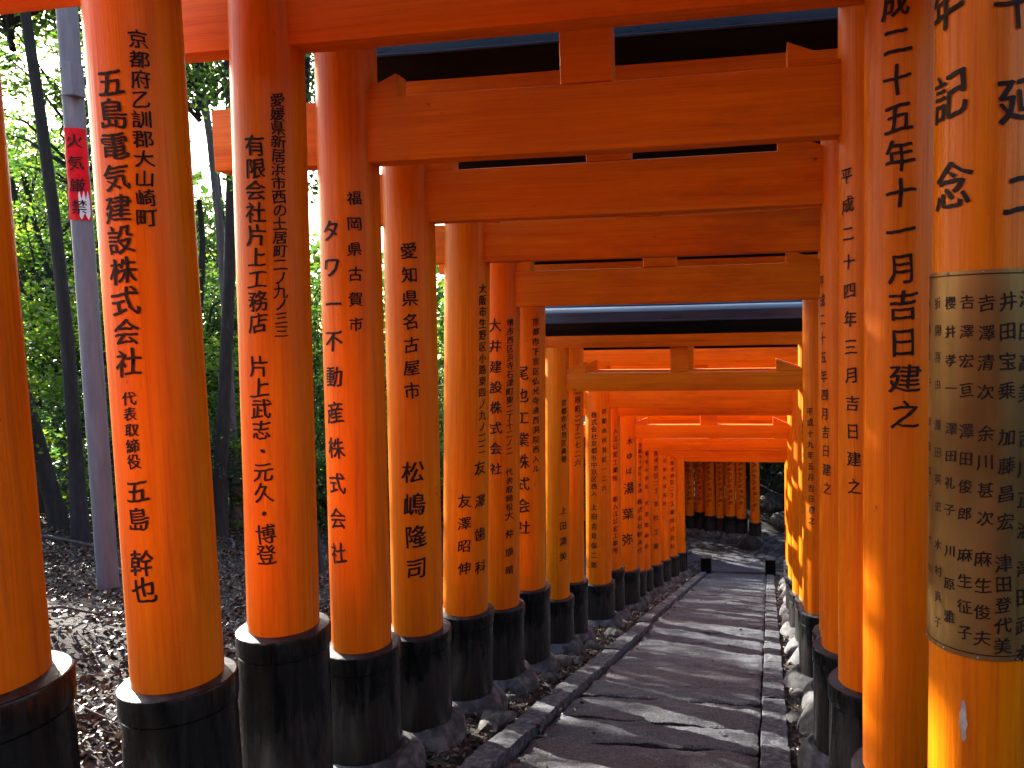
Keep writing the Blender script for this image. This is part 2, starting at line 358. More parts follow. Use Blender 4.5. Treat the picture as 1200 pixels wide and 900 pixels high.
# ------------------------------------------------------------------ lettering
_glyph = {}
def glyph(ch):
    if ch in _glyph: return _glyph[ch]
    c = bpy.data.curves.new('glyph', 'FONT'); c.body = ch; c.resolution_u = 2; c.offset = 0
    o = bpy.data.objects.new('glyph', c); COL.objects.link(o)
    dg = bpy.context.evaluated_depsgraph_get(); me = bpy.data.meshes.new_from_object(o.evaluated_get(dg))
    bpy.data.objects.remove(o); bpy.data.curves.remove(c)
    bm = bmesh.new(); bm.from_mesh(me); bpy.data.meshes.remove(me)
    for k in range(1, 12):
        bmesh.ops.bisect_plane(bm, geom=bm.verts[:]+bm.edges[:]+bm.faces[:], plane_co=(k/12, 0, 0), plane_no=(1, 0, 0))
    bmesh.ops.triangulate(bm, faces=bm.faces[:])
    bm.verts.index_update()
    V = np.array([v.co[:] for v in bm.verts], dtype=float); F = np.array([[v.index for v in f.verts] for f in bm.faces], dtype=int)
    bm.free(); V[:, 0] -= .5; V[:, 1] -= .38
    _glyph[ch] = (V, F); return V, F
def lettering(items, r, brush=True, lift=.0014, squeeze=1.0):
    """items: (char, theta, z, em) -> one mesh wrapped on a cylinder of radius r round the local z axis, facing -Y"""
    VV = []; FF = []; n0 = 0
    for (ch, th, z, em) in items:
        if ch in ' ': continue
        V, F = glyph(ch); u = V[:, 0].copy(); v = V[:, 1].copy()
        s1, s2, s3 = rng.uniform(0, 6, 3)
        big = em > .035
        u2 = u + .026*np.sin(5*v+s1)+.013*np.sin(11*u+s2)+.007*np.sin(23*v+s3); v2 = v + .10*u + .022*np.sin(6*u+s3)+.012*np.sin(9*v+s1)+.007*np.sin(21*u+s2)
        sx = em*rng.uniform(.93, 1.03)*squeeze; sz = em*rng.uniform(.95, 1.05)
        layers = [(0, 0), (.013, -.006), (.026, -.011), (-.010, .006)] if (brush and big) else [(0, 0), (.03, -.008)]
        for li, (du, dv) in enumerate(layers):
            uu = (u2+du)*sx; zz = (v2+dv)*sz; rr = r+lift+li*.0003
            t = th+uu/r
            VV.append(np.stack([rr*np.sin(t), -rr*np.cos(t), z+zz], 1)); FF.append(F+n0); n0 += len(V)
    me = mesh_np('inscription', np.concatenate(VV), np.concatenate(FF)); return me
def column(txt, t0, z0, t1, z1, em, zoff=0):
    n = len(txt); out = []
    for i, ch in enumerate(txt):
        f = i/(n-1) if n > 1 else 0
        out.append((ch, t0+(t1-t0)*f+rng.uniform(-.01, .01), z0+(z1-z0)*f-zoff, em))
    return out

# ------------------------------------------------------------------ the ground
def hz(y):                                     # height of the path plane
    if y < -3: return SLOPE*3
    if y < 19.6: return -SLOPE*y
    return -SLOPE*19.6
def ground(x, y):
    z = hz(y)
    L = -x-2.45
    if L > 0: z += .16*min(L, 8)*min(1, L/1.0) - .55*max(0, L-9.0)*min(1, (L-9)/3)
    Rr = x-.9
    if Rr > 0: z += .25*min(Rr, 12)
    if y > 24 and x > -1: z += min(3.0, (y-24)*.5)
    z = max(z, -16)
    if x < -2.4 or x > .8 or y > 20:
        a = min(1, max(-x-2.4, x-.8, y-23.5, 0)/1.0)
        z += a*(.10*noise.noise(Vector((x*.9, y*.9, 0)))+.05*noise.noise(Vector((x*3.1, y*3.1, 4))))
        z += a*.5*noise.noise(Vector((x*.08, y*.08, 9)))*min(1, abs(x)/30)
    if -2.5 < x < 1.0: z += .018*noise.noise(Vector((x*7, y*7, 2)))
    if -1.72 < x < .12 and y < 20.5: z -= .09
    return z
xs = np.concatenate([-np.geomspace(300, 15, 22), np.arange(-14.8, -2.6, .2), np.arange(-2.6, 1.2, .08), np.arange(1.2, 4, .3), np.geomspace(4.2, 300, 22)])
ys = np.concatenate([-np.geomspace(300, 3.4, 20), np.arange(-3.2, 25, .14), np.geomspace(25.2, 400, 26)])
V = [(x, y, ground(x, y)) for y in ys for x in xs]; nx = len(xs); ny = len(ys)
ii, jj = np.meshgrid(np.arange(nx-1), np.arange(ny-1)); q = (jj*nx+ii).ravel()
gm = mesh_np('ground', V, np.stack([q, q+1, q+nx+1, q+nx], 1)); gm.polygons.foreach_set('use_smooth', [True]*len(gm.polygons))
tag(obj('ground', gm, M['soil']), kind='structure')

# path: a parent strip with slabs laid step by step
path = empty('path', (0, 0, 0)); tag(path, kind='structure')
y = -2.6; k = 0
while y < 19.5:
    ln = rng.uniform(.42, 1.0); y1 = min(y+ln, 19.7); xl = -1.50 if y < 9 else -1.56
    # some courses are one slab, others two
    cuts = [xl, -.07]
    for a, b in zip(cuts[:-1], cuts[1:]):
        bm = bmesh.new(); g1 = rng.uniform(.005, .013); nxs = 44; nys = 24
        w = b-a-2*g1; l = y1-y-2*g1; cx = (a+b)/2; cy = (y+y1)/2; zt = -SLOPE*cy + rng.uniform(-.009, .009)
        til = SLOPE*.97                                             # each slab a little flatter than the slope: a low step at its edge
        grid = []
        for j in range(nys+1):
            row = []
            for i in range(nxs+1):
                u = i/nxs-.5; v = j/nys-.5
                X = u*w+.012*noise.noise(Vector((k*3.3, v*6, u*2)))*(abs(u) > .49); Yy = v*l+.016*noise.noise(Vector((u*7, k*5.1, v)))*(abs(v) > .44)*2
                e = max(abs(u), abs(v)); Z = -til*v*l+.022*noise.noise(Vector((X*1.3, (cy+Yy)*3.6, k)))+.010*noise.noise(Vector((X*5, Yy*9, k)))+.009*noise.noise(Vector((X*14, Yy*20, k)))+.005*noise.noise(Vector((X*30, Yy*34, k))) - (.012 if e > .495 else 0)
                row.append(bm.verts.new((X, Yy, Z)))
            grid.append(row)
        for j in range(nys):
            for i in range(nxs): bm.faces.new((grid[j][i], grid[j][i+1], grid[j+1][i+1], grid[j+1][i]))
        be = [e for e in bm.edges if e.is_boundary]
        r = bmesh.ops.extrude_edge_only(bm, edges=be)
        for v in [g for g in r['geom'] if isinstance(g, bmesh.types.BMVert)]: v.co.z -= .09
        bmesh.ops.recalc_face_normals(bm, faces=bm.faces[:])
        me = from_bm('paving_slab', bm, True, 40); obj('paving_slab', me, M['paving'], path, (cx, cy, zt)); k += 1
    y = y1
def kerb(x0, x1, y0, y1, top, seed):
    bm = bmesh.new(); w = x1-x0; l = y1-y0-.014; n = 9
    rows = []
    for j in range(n+1):
        v = j/n-.5; row = []
        for (px, pz) in ((-.5, -.16), (-.5, -.012), (-.47, 0), (-.15, .004), (.15, .003), (.47, 0), (.5, -.012), (.5, -.16)):
            ed = .012 if j in (0, n) else 0
            q = Vector((px*3+seed, v*l*5, pz*5))
            row.append(bm.verts.new((px*w+.014*noise.noise(q), v*l, -SLOPE*v*l+pz+(0 if pz < -.1 else .012*noise.noise(q*1.7)-ed))))
        rows.append(row)
    for j in range(n):
        for i in range(7): bm.faces.new((rows[j][i], rows[j][i+1], rows[j+1][i+1], rows[j+1][i]))
    bm.faces.new(rows[0][::-1]); bm.faces.new(rows[-1])
    bmesh.ops.recalc_face_normals(bm, faces=bm.faces[:])
    me = from_bm('kerb_stone', bm, True, 45)
    return obj('kerb_stone', me, M['stone'], path, ((x0+x1)/2, (y0+y1)/2, -SLOPE*(y0+y1)/2+top), (0, 0, rng.uniform(-.006, .006)))
y = -2.5; s = 0
while y < 19.3:
    ln = rng.uniform(.8, 1.5); y1 = min(y+ln, 19.5); kerb(-1.70 if y < 9 else -1.74, -1.52 if y < 9 else -1.58, y, y1, .045+rng.uniform(-.006, .006), s); y = y1; s += 3.7
y = -2.5
while y < 19.3:
    ln = rng.uniform(.55, 1.15); y1 = min(y+ln, 19.5); kerb(-.06, .115, y, y1, .032+rng.uniform(-.006, .006), s); y = y1; s += 3.7
# landing beyond the last gate
bm = bmesh.new(); box(bm, -6, 1.1, 19.74, 25, -.12, 0); bmesh.ops.subdivide_edges(bm, edges=bm.edges[:], cuts=12, use_grid_fill=True)
for v in bm.verts: v.co.z += .012*noise.noise(v.co*1.5)
tag(obj('landing', from_bm('landing', bm, True, 40), M['paving'], None, (0, 0, hz(21)+.0)), kind='structure')

# ------------------------------------------------------------------ the gates
def profile_x(name, prof, x0, x1, bev=0, smooth=False, nseg=1, wav=0, seed=0):
    """closed (y,z) profile extruded along x"""
    bm = bmesh.new(); rings = []
    for j in range(nseg+1):
        x = x0+(x1-x0)*j/nseg; dz = wav*noise.noise(Vector((x*.8, seed, 0))); dy = wav*noise.noise(Vector((x*.8, seed, 7)))
        rings.append([bm.verts.new((x, yy+dy, zz+dz)) for yy, zz in prof])
    n = len(prof)
    for a, b in zip(rings[:-1], rings[1:]):
        for k in range(n): bm.faces.new((a[k], b[k], b[(k+1) % n], a[(k+1) % n]))
    bm.faces.new(rings[0][::-1]); bm.faces.new(rings[-1])
    bmesh.ops.recalc_face_normals(bm, faces=bm.faces[:])
    if bev:
        sh = [e for e in bm.edges if len(e.link_faces) == 2 and e.calc_face_angle() > .4]
        bmesh.ops.bevel(bm, geom=sh, offset=bev, segments=2, affect='EDGES', profile=.5)
    return from_bm(name, bm, True, 30)
def rect(w, h): return [(-w/2, 0), (w/2, 0), (w/2, h), (-w/2, h)]
foot_cache = {}
def footing_mesh(rs, seed):
    key = (round(rs, 2), seed)
    if key not in foot_cache:
        pr = [(rs+.11, -.22), (rs+.115, -.05), (rs+.10, .04), (rs+.075, .10), (rs+.04, .145), (rs+.006, .165), (rs-.01, .160)]
        foot_cache[key] = lathe('footing', pr, 36, .055, seed, close_top=False)
    return foot_cache[key]
def make_post(root, i, lx, ly, r, top, sleeve, gz, texts, seed):
    """post local origin at the ground under it; gz = height of that ground above the gate's own base"""
    pr = [(r*1.012, .02), (r*1.01, sleeve-.01), (r*1.006, sleeve+.4), (r, 1.6), (r*.985, top-.0)]
    le = LEAN.get(i, 0) if lx < -1 else 0
    post = obj('pillar', lathe('pillar', pr, 72, .0012, seed), M['post'], root, (lx-sleeve*math.sin(le), ly, gz), (0, le, 0))
    rs = r+.038+.008*random.random(); g = .010
    sl = [(rs*1.03, -.02), (rs*1.02, .2), (rs, sleeve-.105), (rs, sleeve-.10), (rs-.004, sleeve-.097), (rs-.004, sleeve-.091), (rs+.007, sleeve-.087), (rs+.008, sleeve-.012), (rs+.005, sleeve-.002), (rs+.001, sleeve)]
    s = obj('base_sleeve', lathe('base_sleeve', sl, 56, .0015, seed, close_top=False), M['sleeve'], post)
    cp = lathe('sleeve_lid', [(rs+.001, sleeve), (r*1.012-.002, sleeve+.008)], 56, close_top=False)
    obj('sleeve_lid', cp, M['sleevecap'], post)
    obj('footing', footing_mesh(rs, seed % 5), M['footing'], post, (0, 0, 0), (0, 0, random.uniform(0, 6)))
    for t in texts:
        _, _, txt, t0, z0, t1, z1, em = t
        me = lettering(column(txt, t0, z0, t1, z1, em, zoff=root.location.z+gz), r*1.008)
        obj('inscription', me, M['ink'], post)
    return post
def wedge(root, x, ys, z, sgn, depth, R):
    """low tapered key driven in over the tie beam beside a pillar"""
    L = .20+.06*R.random(); bm = bmesh.new()
    a, b = (0, .018), (L, .095+.02*R.random())
    vs_ = []
    for yy in (-depth/2, depth/2):
        vs_.append([bm.verts.new((sgn*px, yy, pz)) for px, pz in ((a[0], 0), (b[0], 0), (b[0], b[1]), (a[0], a[1]))])
    for k in range(4): bm.faces.new((vs_[0][k], vs_[0][(k+1) % 4], vs_[1][(k+1) % 4], vs_[1][k]))
    bm.faces.new(vs_[0][::-1]); bm.faces.new(vs_[1]); bmesh.ops.recalc_face_normals(bm, faces=bm.faces[:])
    bmesh.ops.bevel(bm, geom=bm.edges[:], offset=.003, segments=1, affect='EDGES')
    obj('wedge', from_bm('wedge', bm), M['beam'], root, (x, ys, z))
def make_gate(i, Y, XL, XR, r, nb, nh, sL, sR, gxyz=None, rz=0, zbase=None, label='', texts=(), group='vermilion torii gates over the path'):
    R = random.Random(i*13+5); bz = hz(Y) if zbase is None else zbase
    root = empty('torii_gate', (0, Y, bz) if gxyz is None else gxyz, rz)
    tag(root, label, 'torii gate', group)
    nbz = nb-bz if zbase is None else nb; nt = nbz+nh; small = r < .13
    st_, sh, kh = STRUT.get(i, (.30, .16 if small else .20, .24 if small else .27)); top = nt+st_
    for side, X, s in (('L', XL, sL), ('R', XR, sR)):
        make_post(root, i, X, 0, r, top+.01, s, 0, [t for t in texts if t[0] == i and t[1] == side], i*2+(side == 'R'))
    seed = i*3.1
    d = .115 if not small else .09
    # tie beam, passing through both pillars
    ov = {2: .75, 3: .22, 4: .50, 5: .16, 6: .16, 7: .16, 8: .16}.get(i, .60+.1*R.random())
    obj('tie_beam', profile_x('tie_beam', rect(d, nh), XL-r-ov, XR+r+ov, .006, nseg=10, wav=.006, seed=seed), M['beam'], root, (0, 0, nbz))
    cx = (XL+XR)/2+R.uniform(-.03, .03); sw = .25 if not small else .17
    bm = bmesh.new(); box(bm, -sw/2, sw/2, -d*.42, d*.42, .002, st_-.001); bevel_all(bm, .005, 1)
    obj('centre_strut', from_bm('centre_strut', bm), M['beam'], root, (cx, 0, nt))
    w = r*1.25
    ko = .55+.1*R.random() if i not in (5, 6, 7, 8) else .05
    obj('lower_lintel', profile_x('lower_lintel', rect(w, sh), XL-r-ko, XR+r+ko, .006, nseg=10, wav=.006, seed=seed+1), M['beam'], root, (0, 0, top+.002))
    kp = [(-w*.52, 0), (w*.52, 0), (w*.86, kh*.5), (-w*.86, kh*.5)]
    z0 = top+sh+.005
    ka = obj('upper_lintel', profile_x('upper_lintel', kp, XL-r-ko-.06, XR+r+ko+.14, .004, nseg=10, wav=.006, seed=seed+1), M['kasagi'], root, (0, 0, z0))
    cp = [(-w*.86-.018, 0), (w*.86+.018, 0), (w*.86+.018, .012), (w*.86+.004, .018), (w*.86+.002, kh*.42), (w*.5, kh*.56), (0, kh*.64), (-w*.5, kh*.56), (-w*.86-.002, kh*.42), (-w*.86-.004, .018), (-w*.86-.018, .012)]
    obj('lintel_cap', profile_x('lintel_cap', cp, XL-r-ko-.08, XR+r+ko+.17, .002, nseg=10, wav=.006, seed=seed+1), M['cap'], ka, (0, 0, kh*.5+.001))
    for X, s in ((XL+r*.92, 1), (XL-r*.92, -1), (XR-r*.92, -1), (XR+r*.92, 1)):
        wedge(root, X, 0, nt+.001, s, d*.9, R)
    return root
LAB = [
 'vermilion torii gate beside the viewpoint, outside the left and right edges of the photo',
 'torii gate whose blank left pillar stands cut off at the far left edge',
 'torii gate with large electric company inscription left and brass name plaque on its right pillar',
 'torii gate whose tie beam crosses the top edge, pillar names three people',
 'torii gate whose left pillar carries the only katakana company name',
 'torii gate with short address above four large characters on its left pillar',
 'torii gate with two short name columns low on its left pillar',
 'torii gate squeezed behind the one with two name columns, tiny address at its right',
 'torii gate with widely spaced company name above a tall black sleeve',
 'low thin torii gate carrying the black roofed lintel at eye level',
 'thin torii gate directly behind the low one, showing one row of small numerals',
 'thick torii gate past the thin pair, with two long rows of tiny characters',
 'slim torii gate just before the thick pillar with three large characters',
 'thick torii gate with three large characters, far down the left row',
 'thin torii gate just beyond the thick pillar with three large characters',
 'thinnest torii gate of the far row, fifth before the landing',
 'fourth torii gate before the landing, counted from the far end',
 'third torii gate before the landing, counted from the far end',
 'second torii gate before the landing, just in front of the framing one',
 'last torii gate of the straight row, its bright lintel framing the landing',
]
for i, g in enumerate(GATES):
    if i == 0:
        g = list(g)
    root = make_gate(i, *g, label=LAB[i], texts=INSCRIPTIONS)
    if i == 2:
        Y, XL, XR, r = g[:4]
        # brass plaque wrapped round the right pillar
        t0, t1 = -2.0, 1.15; zt, zb = PLAQUE_Z; n = 60; base = root.location.z
        bm = bmesh.new(); rings = []
        for rr in (r*1.008+.002, r*1.008+.0062):
            rings.append([[bm.verts.new((rr*math.sin(t0+(t1-t0)*k/n), -rr*math.cos(t0+(t1-t0)*k/n), z)) for k in range(n+1)] for z in (zb, zt)])
        inn, out = rings
        for k in range(n):
            bm.faces.new((out[0][k], out[0][k+1], out[1][k+1], out[1][k]))
            bm.faces.new((inn[0][k+1], inn[0][k], inn[1][k], inn[1][k+1]))
            bm.faces.new((out[1][k], out[1][k+1], inn[1][k+1], inn[1][k])); bm.faces.new((out[0][k+1], out[0][k], inn[0][k], inn[0][k+1]))
        for k in (0, n):
            bm.faces.new((out[0][k], out[1][k], inn[1][k], inn[0][k]))
        bmesh.ops.recalc_face_normals(bm, faces=bm.faces[:])
        pl = obj('plaque', from_bm('plaque', bm, True, 30), M['brass'], root, (XR, 0, -base)); pl['label'] = 'brass plate of donor names wrapped round the pillar'
        its = []
        for (_, _, txt, a, z0, b, z1, em) in PLAQUE_TEXT: its += column(txt, a, z0, b, z1, em)
        obj('inscription', lettering(its, r*1.008+.0062, True, .0008), M['ink'], pl)
        # engraved border line: top and bottom
        bm = bmesh.new(); rr = r*1.008+.0071
        for zc in (zt-.012, zb+.016):
            a = [[bm.verts.new((rr*math.sin(t0+.05+(t1-t0-.1)*k/n), -rr*math.cos(t0+.05+(t1-t0-.1)*k/n), zc+dz)) for k in range(n+1)] for dz in (-.0017, .0017)]
            for k in range(n): bm.faces.new((a[0][k], a[0][k+1], a[1][k+1], a[1][k]))
        obj('border_line', from_bm('border_line', bm), M['ink'], pl)
        for t in (-1.6, -.95, -.3, .4):
            for zc in (zt-.006, zb+.006):
                bm = bmesh.new(); bmesh.ops.create_uvsphere(bm, u_segments=10, v_segments=6, radius=.0035)
                obj('rivet', from_bm('rivet', bm, True), M['metal'], pl, (rr*math.sin(t), -rr*math.cos(t), zc))
        # chip in the paint below the plaque
        bm = bmesh.new(); rr = r*1.008+.0012; th0 = CHIP[0]; pts = []
        for k in range(15):
            f = k/14; z = CHIP[1]+(CHIP[2]-CHIP[1])*f; w_ = .010*(math.sin(math.pi*f)**.5)*(1+.6*noise.noise(Vector((f*6, 1, 0))))/r+.001; c_ = th0+.03*noise.noise(Vector((f*4, 5, 0)))
            pts.append([bm.verts.new((rr*math.sin(c_+s_*w_), -rr*math.cos(c_+s_*w_), z)) for s_ in (-1, 1)])
        for a, b in zip(pts[:-1], pts[1:]): bm.faces.new((a[0], a[1], b[1], b[0]))
        obj('paint_chip', from_bm('paint_chip', bm), M['chipped'], root, (XR, 0, -base))
# the row goes on behind the viewpoint (it roofs and shades the near gates)
for k, y in enumerate((.1, -.65, -1.4, -2.15, -2.9)):
    make_gate(60+k, y, -2.15, .80, .155, 1.75-y*.26, .3, .7, .6, label='torii gate behind the viewpoint, '+['first', 'second', 'third', 'fourth', 'fifth'][k]+' back along the row, not in the photo', group='torii gates behind the viewpoint')
# gates beyond the bend: the path swings left
dirv = Vector((-.84, .30, 0)); per = Vector((-.82, -.57, 0)); rz = math.atan2(-per.y, -per.x)
tin = [(0, s, '京都市伏見区平成二十年', a, 3.1, a, 1.2, .13) for s in 'LR' for a in (-.25, .3)]
bend = []
for k in range(11):
    p = Vector((-.40, 22.7+.12*(k % 2), 0))+dirv*((.5 if k else 0)+.38*max(0, k-1))
    root = make_gate(40+k, 0, -2.6, 0, .155 if k % 3 else .14, 2.65, .26, .6, .55+.06*(k % 3), gxyz=(p.x, p.y, hz(25)), rz=rz, zbase=0,
        label=['rightmost', 'second from the right', 'third from the right', 'fourth from the right', 'fifth from the right', 'sixth from the right', 'seventh from the right', 'fourth from the left', 'third from the left', 'second from the left', 'leftmost'][k]+' torii gate of the dark row beyond the bend', group='torii gates beyond the bend',
        texts=[])
    for pst in [c for c in root.children if c.name.startswith('pillar')]:
        rr = .155 if k % 3 else .14
        its = column('京都市伏見区平成二十年吉日', -.9, 2.5, -.9, .95, .10)+column('株式会社工業代表', -.5, 2.3, -.5, 1.1, .12)
        obj('inscription', lettering(its, rr*1.008, False), M['ink'], pst)

# ------------------------------------------------------------------ stones and small things by the path
def rock(bm, c, s, seed, n=2):
    r = bmesh.ops.create_icosphere(bm, subdivisions=n, radius=1)
    for v in r['verts']:
        d = 1+.35*noise.noise(v.co*1.1+Vector((seed, 0, 0)))+.12*noise.noise(v.co*3+Vector((0, seed, 0)))
        v.co = Vector((v.co.x*s[0]*d, v.co.y*s[1]*d, v.co.z*s[2]*d))+Vector(c)
R = random.Random(3)
GY = [g[0] for g in GATES]
for k in range(46):                       # loose stones packed between the footings
    left = R.random() < .6
    j = R.randrange(2, 16); y = (GY[j]+GY[j+1])/2+R.uniform(-.12, .12) if j+1 < len(GY) else GY[j]
    x = (-1.86+R.uniform(-.10, .08)) if left else (.20+R.uniform(-.04, .10))
    s = R.uniform(.035, .085); bm = bmesh.new(); rock(bm, (0, 0, 0), (s*R.uniform(.9, 1.5), s*R.uniform(.8, 1.2), s*.7), k)
    o = obj('stone', from_bm('stone', bm, True, 50), M['boulder'], None, (x, y, ground(x, y)+s*.25), (0, 0, R.uniform(0, 6)))
    tag(o, 'loose grey stone lying between the pillar footings and the kerb', 'stone', 'loose stones along the kerbs')
for nm, x, lab in (('post_stub', -1.60, 'short square black post at the end of the left kerb'), ('post_stub', .03, 'short square black post at the end of the right kerb')):
    root = empty(nm, (x, 19.35, hz(19.35))); tag(root, lab, 'bollard', 'short posts at the path end')
    bm = bmesh.new(); box(bm, -.13, .13, -.13, .13, -.1, .42); bevel_all(bm, .012, 2); obj('shaft', from_bm('shaft', bm), M['kasagi'], root)
    bm = bmesh.new(); box(bm, -.135, .135, -.135, .135, .422, .45); bevel_all(bm, .01, 2); obj('lit_top', from_bm('lit_top', bm), M['footing'], root)  # paler top paints in the light falling on the black post
bm = bmesh.new(); rock(bm, (0, 0, 0), (.3, .24, .2), 5, 3)
tag(obj('boulder', from_bm('boulder', bm, True), M['soil'], None, (-.55, 21.9, hz(22)+.12)), 'dark squat boulder on the landing before the far pillars', 'boulder')
for k, (x, y, s) in enumerate([(.6, 24.2, .5), (1.2, 23.6, .6), (.1, 25.0, .45), (1.5, 24.8, .7)]):
    bm = bmesh.new(); rock(bm, (0, 0, 0), (s, s*.8, s*.75), 11+k, 3)
    tag(obj('boulder', from_bm('boulder', bm, True), M['boulder'], None, (x, y, ground(x, y)+s*.2)), ['boulder in the dark bank, nearest to the framing gate', 'larger boulder at the right edge of the landing', 'small boulder deepest in the dark bank past the landing', 'largest boulder of the dark bank, farthest right'][k], 'boulder', 'boulders in the bank past the landing')

# ------------------------------------------------------------------ utility pole with a red banner
pb = Vector((POLE[0], POLE[1], 0)); pb.z = ground(pb.x, pb.y)
pole = empty('utility_pole', pb); tag(pole, 'grey leaning utility pole behind the inscribed left pillar', 'pole')
lean = Vector(POLE_LEAN)
bm = bmesh.new(); tube(bm, [lean*t + Vector((0, 0, t-.3)) for t in (0, 2, 4, 6, 8)], [.092, .090, .088, .086, .084], 28)
obj('shaft', from_bm('shaft', bm, True, 40), M['pole'], pole)
def on_pole(t): return lean*t+Vector((0, 0, t-.3))
BT, BB = POLE_BANNER
ban = bpy.data.objects.new('banner', None)
bm = bmesh.new(); n = 20; m_ = 16; a0, a1 = -1.2, .95; g = []
for j in range(m_+1):
    t = BB+(BT-BB)*j/m_; c = on_pole(t); row = []
    for k in range(n+1):
        a = a0+(a1-a0)*k/n; rr = .100+.012*noise.noise(Vector((a*2, t*7, 0)))+.004*noise.noise(Vector((a*5, t*21, 0)))
        row.append(bm.verts.new((c.x+rr*math.sin(a+.75), c.y-rr*math.cos(a+.75), c.z)))
    g.append(row)
for j in range(m_):
    for k in range(n): bm.faces.new((g[j][k], g[j][k+1], g[j+1][k+1], g[j+1][k]))
bn = obj('banner', from_bm('banner', bm, True), M['red'], pole); bn['label'] = 'red banner wrapped round the pole with dark lettering'
its = [(ch, .45, 0, .13) for ch in '火気厳禁']
tt = [BT-.12-i*(BT-BB-.24)/3 for i in range(4)]; VV = []
for ch, t in zip('火気厳禁', tt):
    me = lettering([(ch, .62, 0, .14)], .112, False); c = on_pole(t)
    obj('inscription', me, M['ink'], bn, c)
bm = bmesh.new(); c = on_pole(BB+.13)
for k in range(9):
    for sgn in (0, 1): bm.verts.new((c.x+.113*math.sin(-.1+.1*k+.75), c.y-.113*math.cos(-.1+.1*k+.75), c.z+(.10+.05*math.sin(k*2.1) if sgn else -.10-.03*math.sin(k*1.3))))
bm.verts.ensure_lookup_table()
for k in range(8): bm.faces.new((bm.verts[2*k], bm.verts[2*k+2], bm.verts[2*k+3], bm.verts[2*k+1]))
obj('faded_patch', from_bm('faded_patch', bm), M['white'], bn)
bm = bmesh.new(); box(bm, -.05, .05, -.07, .07, -.15, .15); bevel_all(bm, .01, 2)
c = on_pole(BT+.42); obj('bracket_box', from_bm('bracket_box', bm), M['pole'], pole, (c.x+.12, c.y-.10, c.z))
bm = bmesh.new()
for dz in (-.12, .12):
    cc = on_pole(BT+.42+dz)
    tube(bm, [(cc.x+.108*math.cos(a), cc.y+.108*math.sin(a), cc.z) for a in np.linspace(0, 6.28, 25)], [.008]*25, 6)
obj('strap', from_bm('strap', bm, True), M['metal'], pole)

# ------------------------------------------------------------------ vegetation
def leaf_cloud(name, centres, size, flat=.5):
    """centres (n,3): one folded leaf (two triangles) at each"""
    n = len(centres); d = rng.normal(size=(n, 3)); d[:, 2] *= flat; d /= np.linalg.norm(d, axis=1)[:, None]
    u = rng.normal(size=(n, 3)); s = np.cross(d, u); s /= np.linalg.norm(s, axis=1)[:, None]
    sz = size*rng.uniform(.6, 1.35, n)[:, None]; w = sz*.30; up = np.cross(s, d)*sz*.10
    a = centres-d*sz*.5; b = centres+d*sz*.5; c1 = centres+s*w+up; c2 = centres-s*w+up
    V = np.stack([a, c1, b, c2], 1).reshape(-1, 3); k = np.arange(n)[:, None]*4
    F = np.concatenate([k+np.array([[0, 1, 2]]), k+np.array([[0, 2, 3]])], 0)
    return mesh_np(name, V, F)
def clumps(n_cl, per, rad, hgt, cr, zc=0):
    """points in clumps spread over an ellipsoid, more of them near its surface"""
    d = rng.normal(size=(n_cl, 3)); d /= np.linalg.norm(d, axis=1)[:, None]; rr = rng.uniform(.25, 1, n_cl)**.6
    C = d*rr[:, None]*np.array([rad, rad, hgt]); C[:, 2] += zc
    P = rng.normal(size=(n_cl, per, 3))*np.array([cr, cr, cr*.45])*rng.uniform(.5, 1.3, n_cl)[:, None, None]
    return C, (C[:, None, :]+P).reshape(-1, 3)
VAR = []
for v in range(5):
    C, P = clumps([46, 56, 38, 50, 60][v], 105, [2.1, 1.8, 2.4, 2.0, 2.3][v], [2.6, 3.3, 2.2, 2.8, 1.9][v], .34)
    cm = leaf_cloud('crown', P, .12)
    bm = bmesh.new()
    for c in C[:34]:
        b0 = Vector((0, 0, c[2]*.5-1.6)); e = Vector(c); mid = (b0+e)/2+Vector(rng.normal(size=3))*.18+Vector((0, 0, .15))
        tube(bm, [b0, mid, e], [.045, .026, .008], 5, False)
    lm = from_bm('limbs', bm, True); VAR.append((cm, lm))
def tree(x, y, h, r, crown_z, var, cs=1.0, lean=(0, 0), bark='bark', leaf='leaf', label='', group=None, bends=.25, seed=0):
    z = ground(x, y); root = empty('tree', (x, y, z)); tag(root, label, 'tree', group)
    bm = bmesh.new(); n = 9; Rr = random.Random(seed*7+1); ph = Rr.uniform(0, 6)
    pts = [Vector((lean[0]*t*h+bends*math.sin(t*5+ph)*t, lean[1]*t*h+bends*math.cos(t*4+ph)*t, t*h-.2)) for t in [k/n for k in range(n+1)]]
    tube(bm, pts, [r*(1.35 if k == 0 else 1)*(1-.62*k/n) for k in range(n+1)], 12)
    obj('trunk', from_bm('trunk', bm, True), M[bark], root)
    cm, lm = VAR[var]
    t = crown_z/h; off = Vector((lean[0]*crown_z, lean[1]*crown_z, crown_z))
    c = bpy.data.objects.new('crown', cm.copy()); c.data.materials.clear(); c.data.materials.append(M[leaf]); link(c, root); c.location = off; c.scale = (cs, cs, cs); c.rotation_euler = (0, 0, Rr.uniform(0, 6))
    l = bpy.data.objects.new('limbs', lm if lm.materials else lm); 
    if not lm.materials: lm.materials.append(M['bark'])
    link(l, root); l.location = off; l.scale = (cs, cs, cs); l.rotation_euler = c.rotation_euler
    return root
_cc = {}
def crown_data(var, leaf):
    if (var, leaf) not in _cc:
        m = VAR[var][0].copy(); m.materials.clear(); m.materials.append(M[leaf]); _cc[(var, leaf)] = m
    return _cc[(var, leaf)]
def at(px, py, dist, w=0):
    """ground position in a direction seen from the eye: px is the bearing in degrees left of straight ahead"""
    a = math.radians(px); return (-math.sin(a)*dist, math.cos(a)*dist)
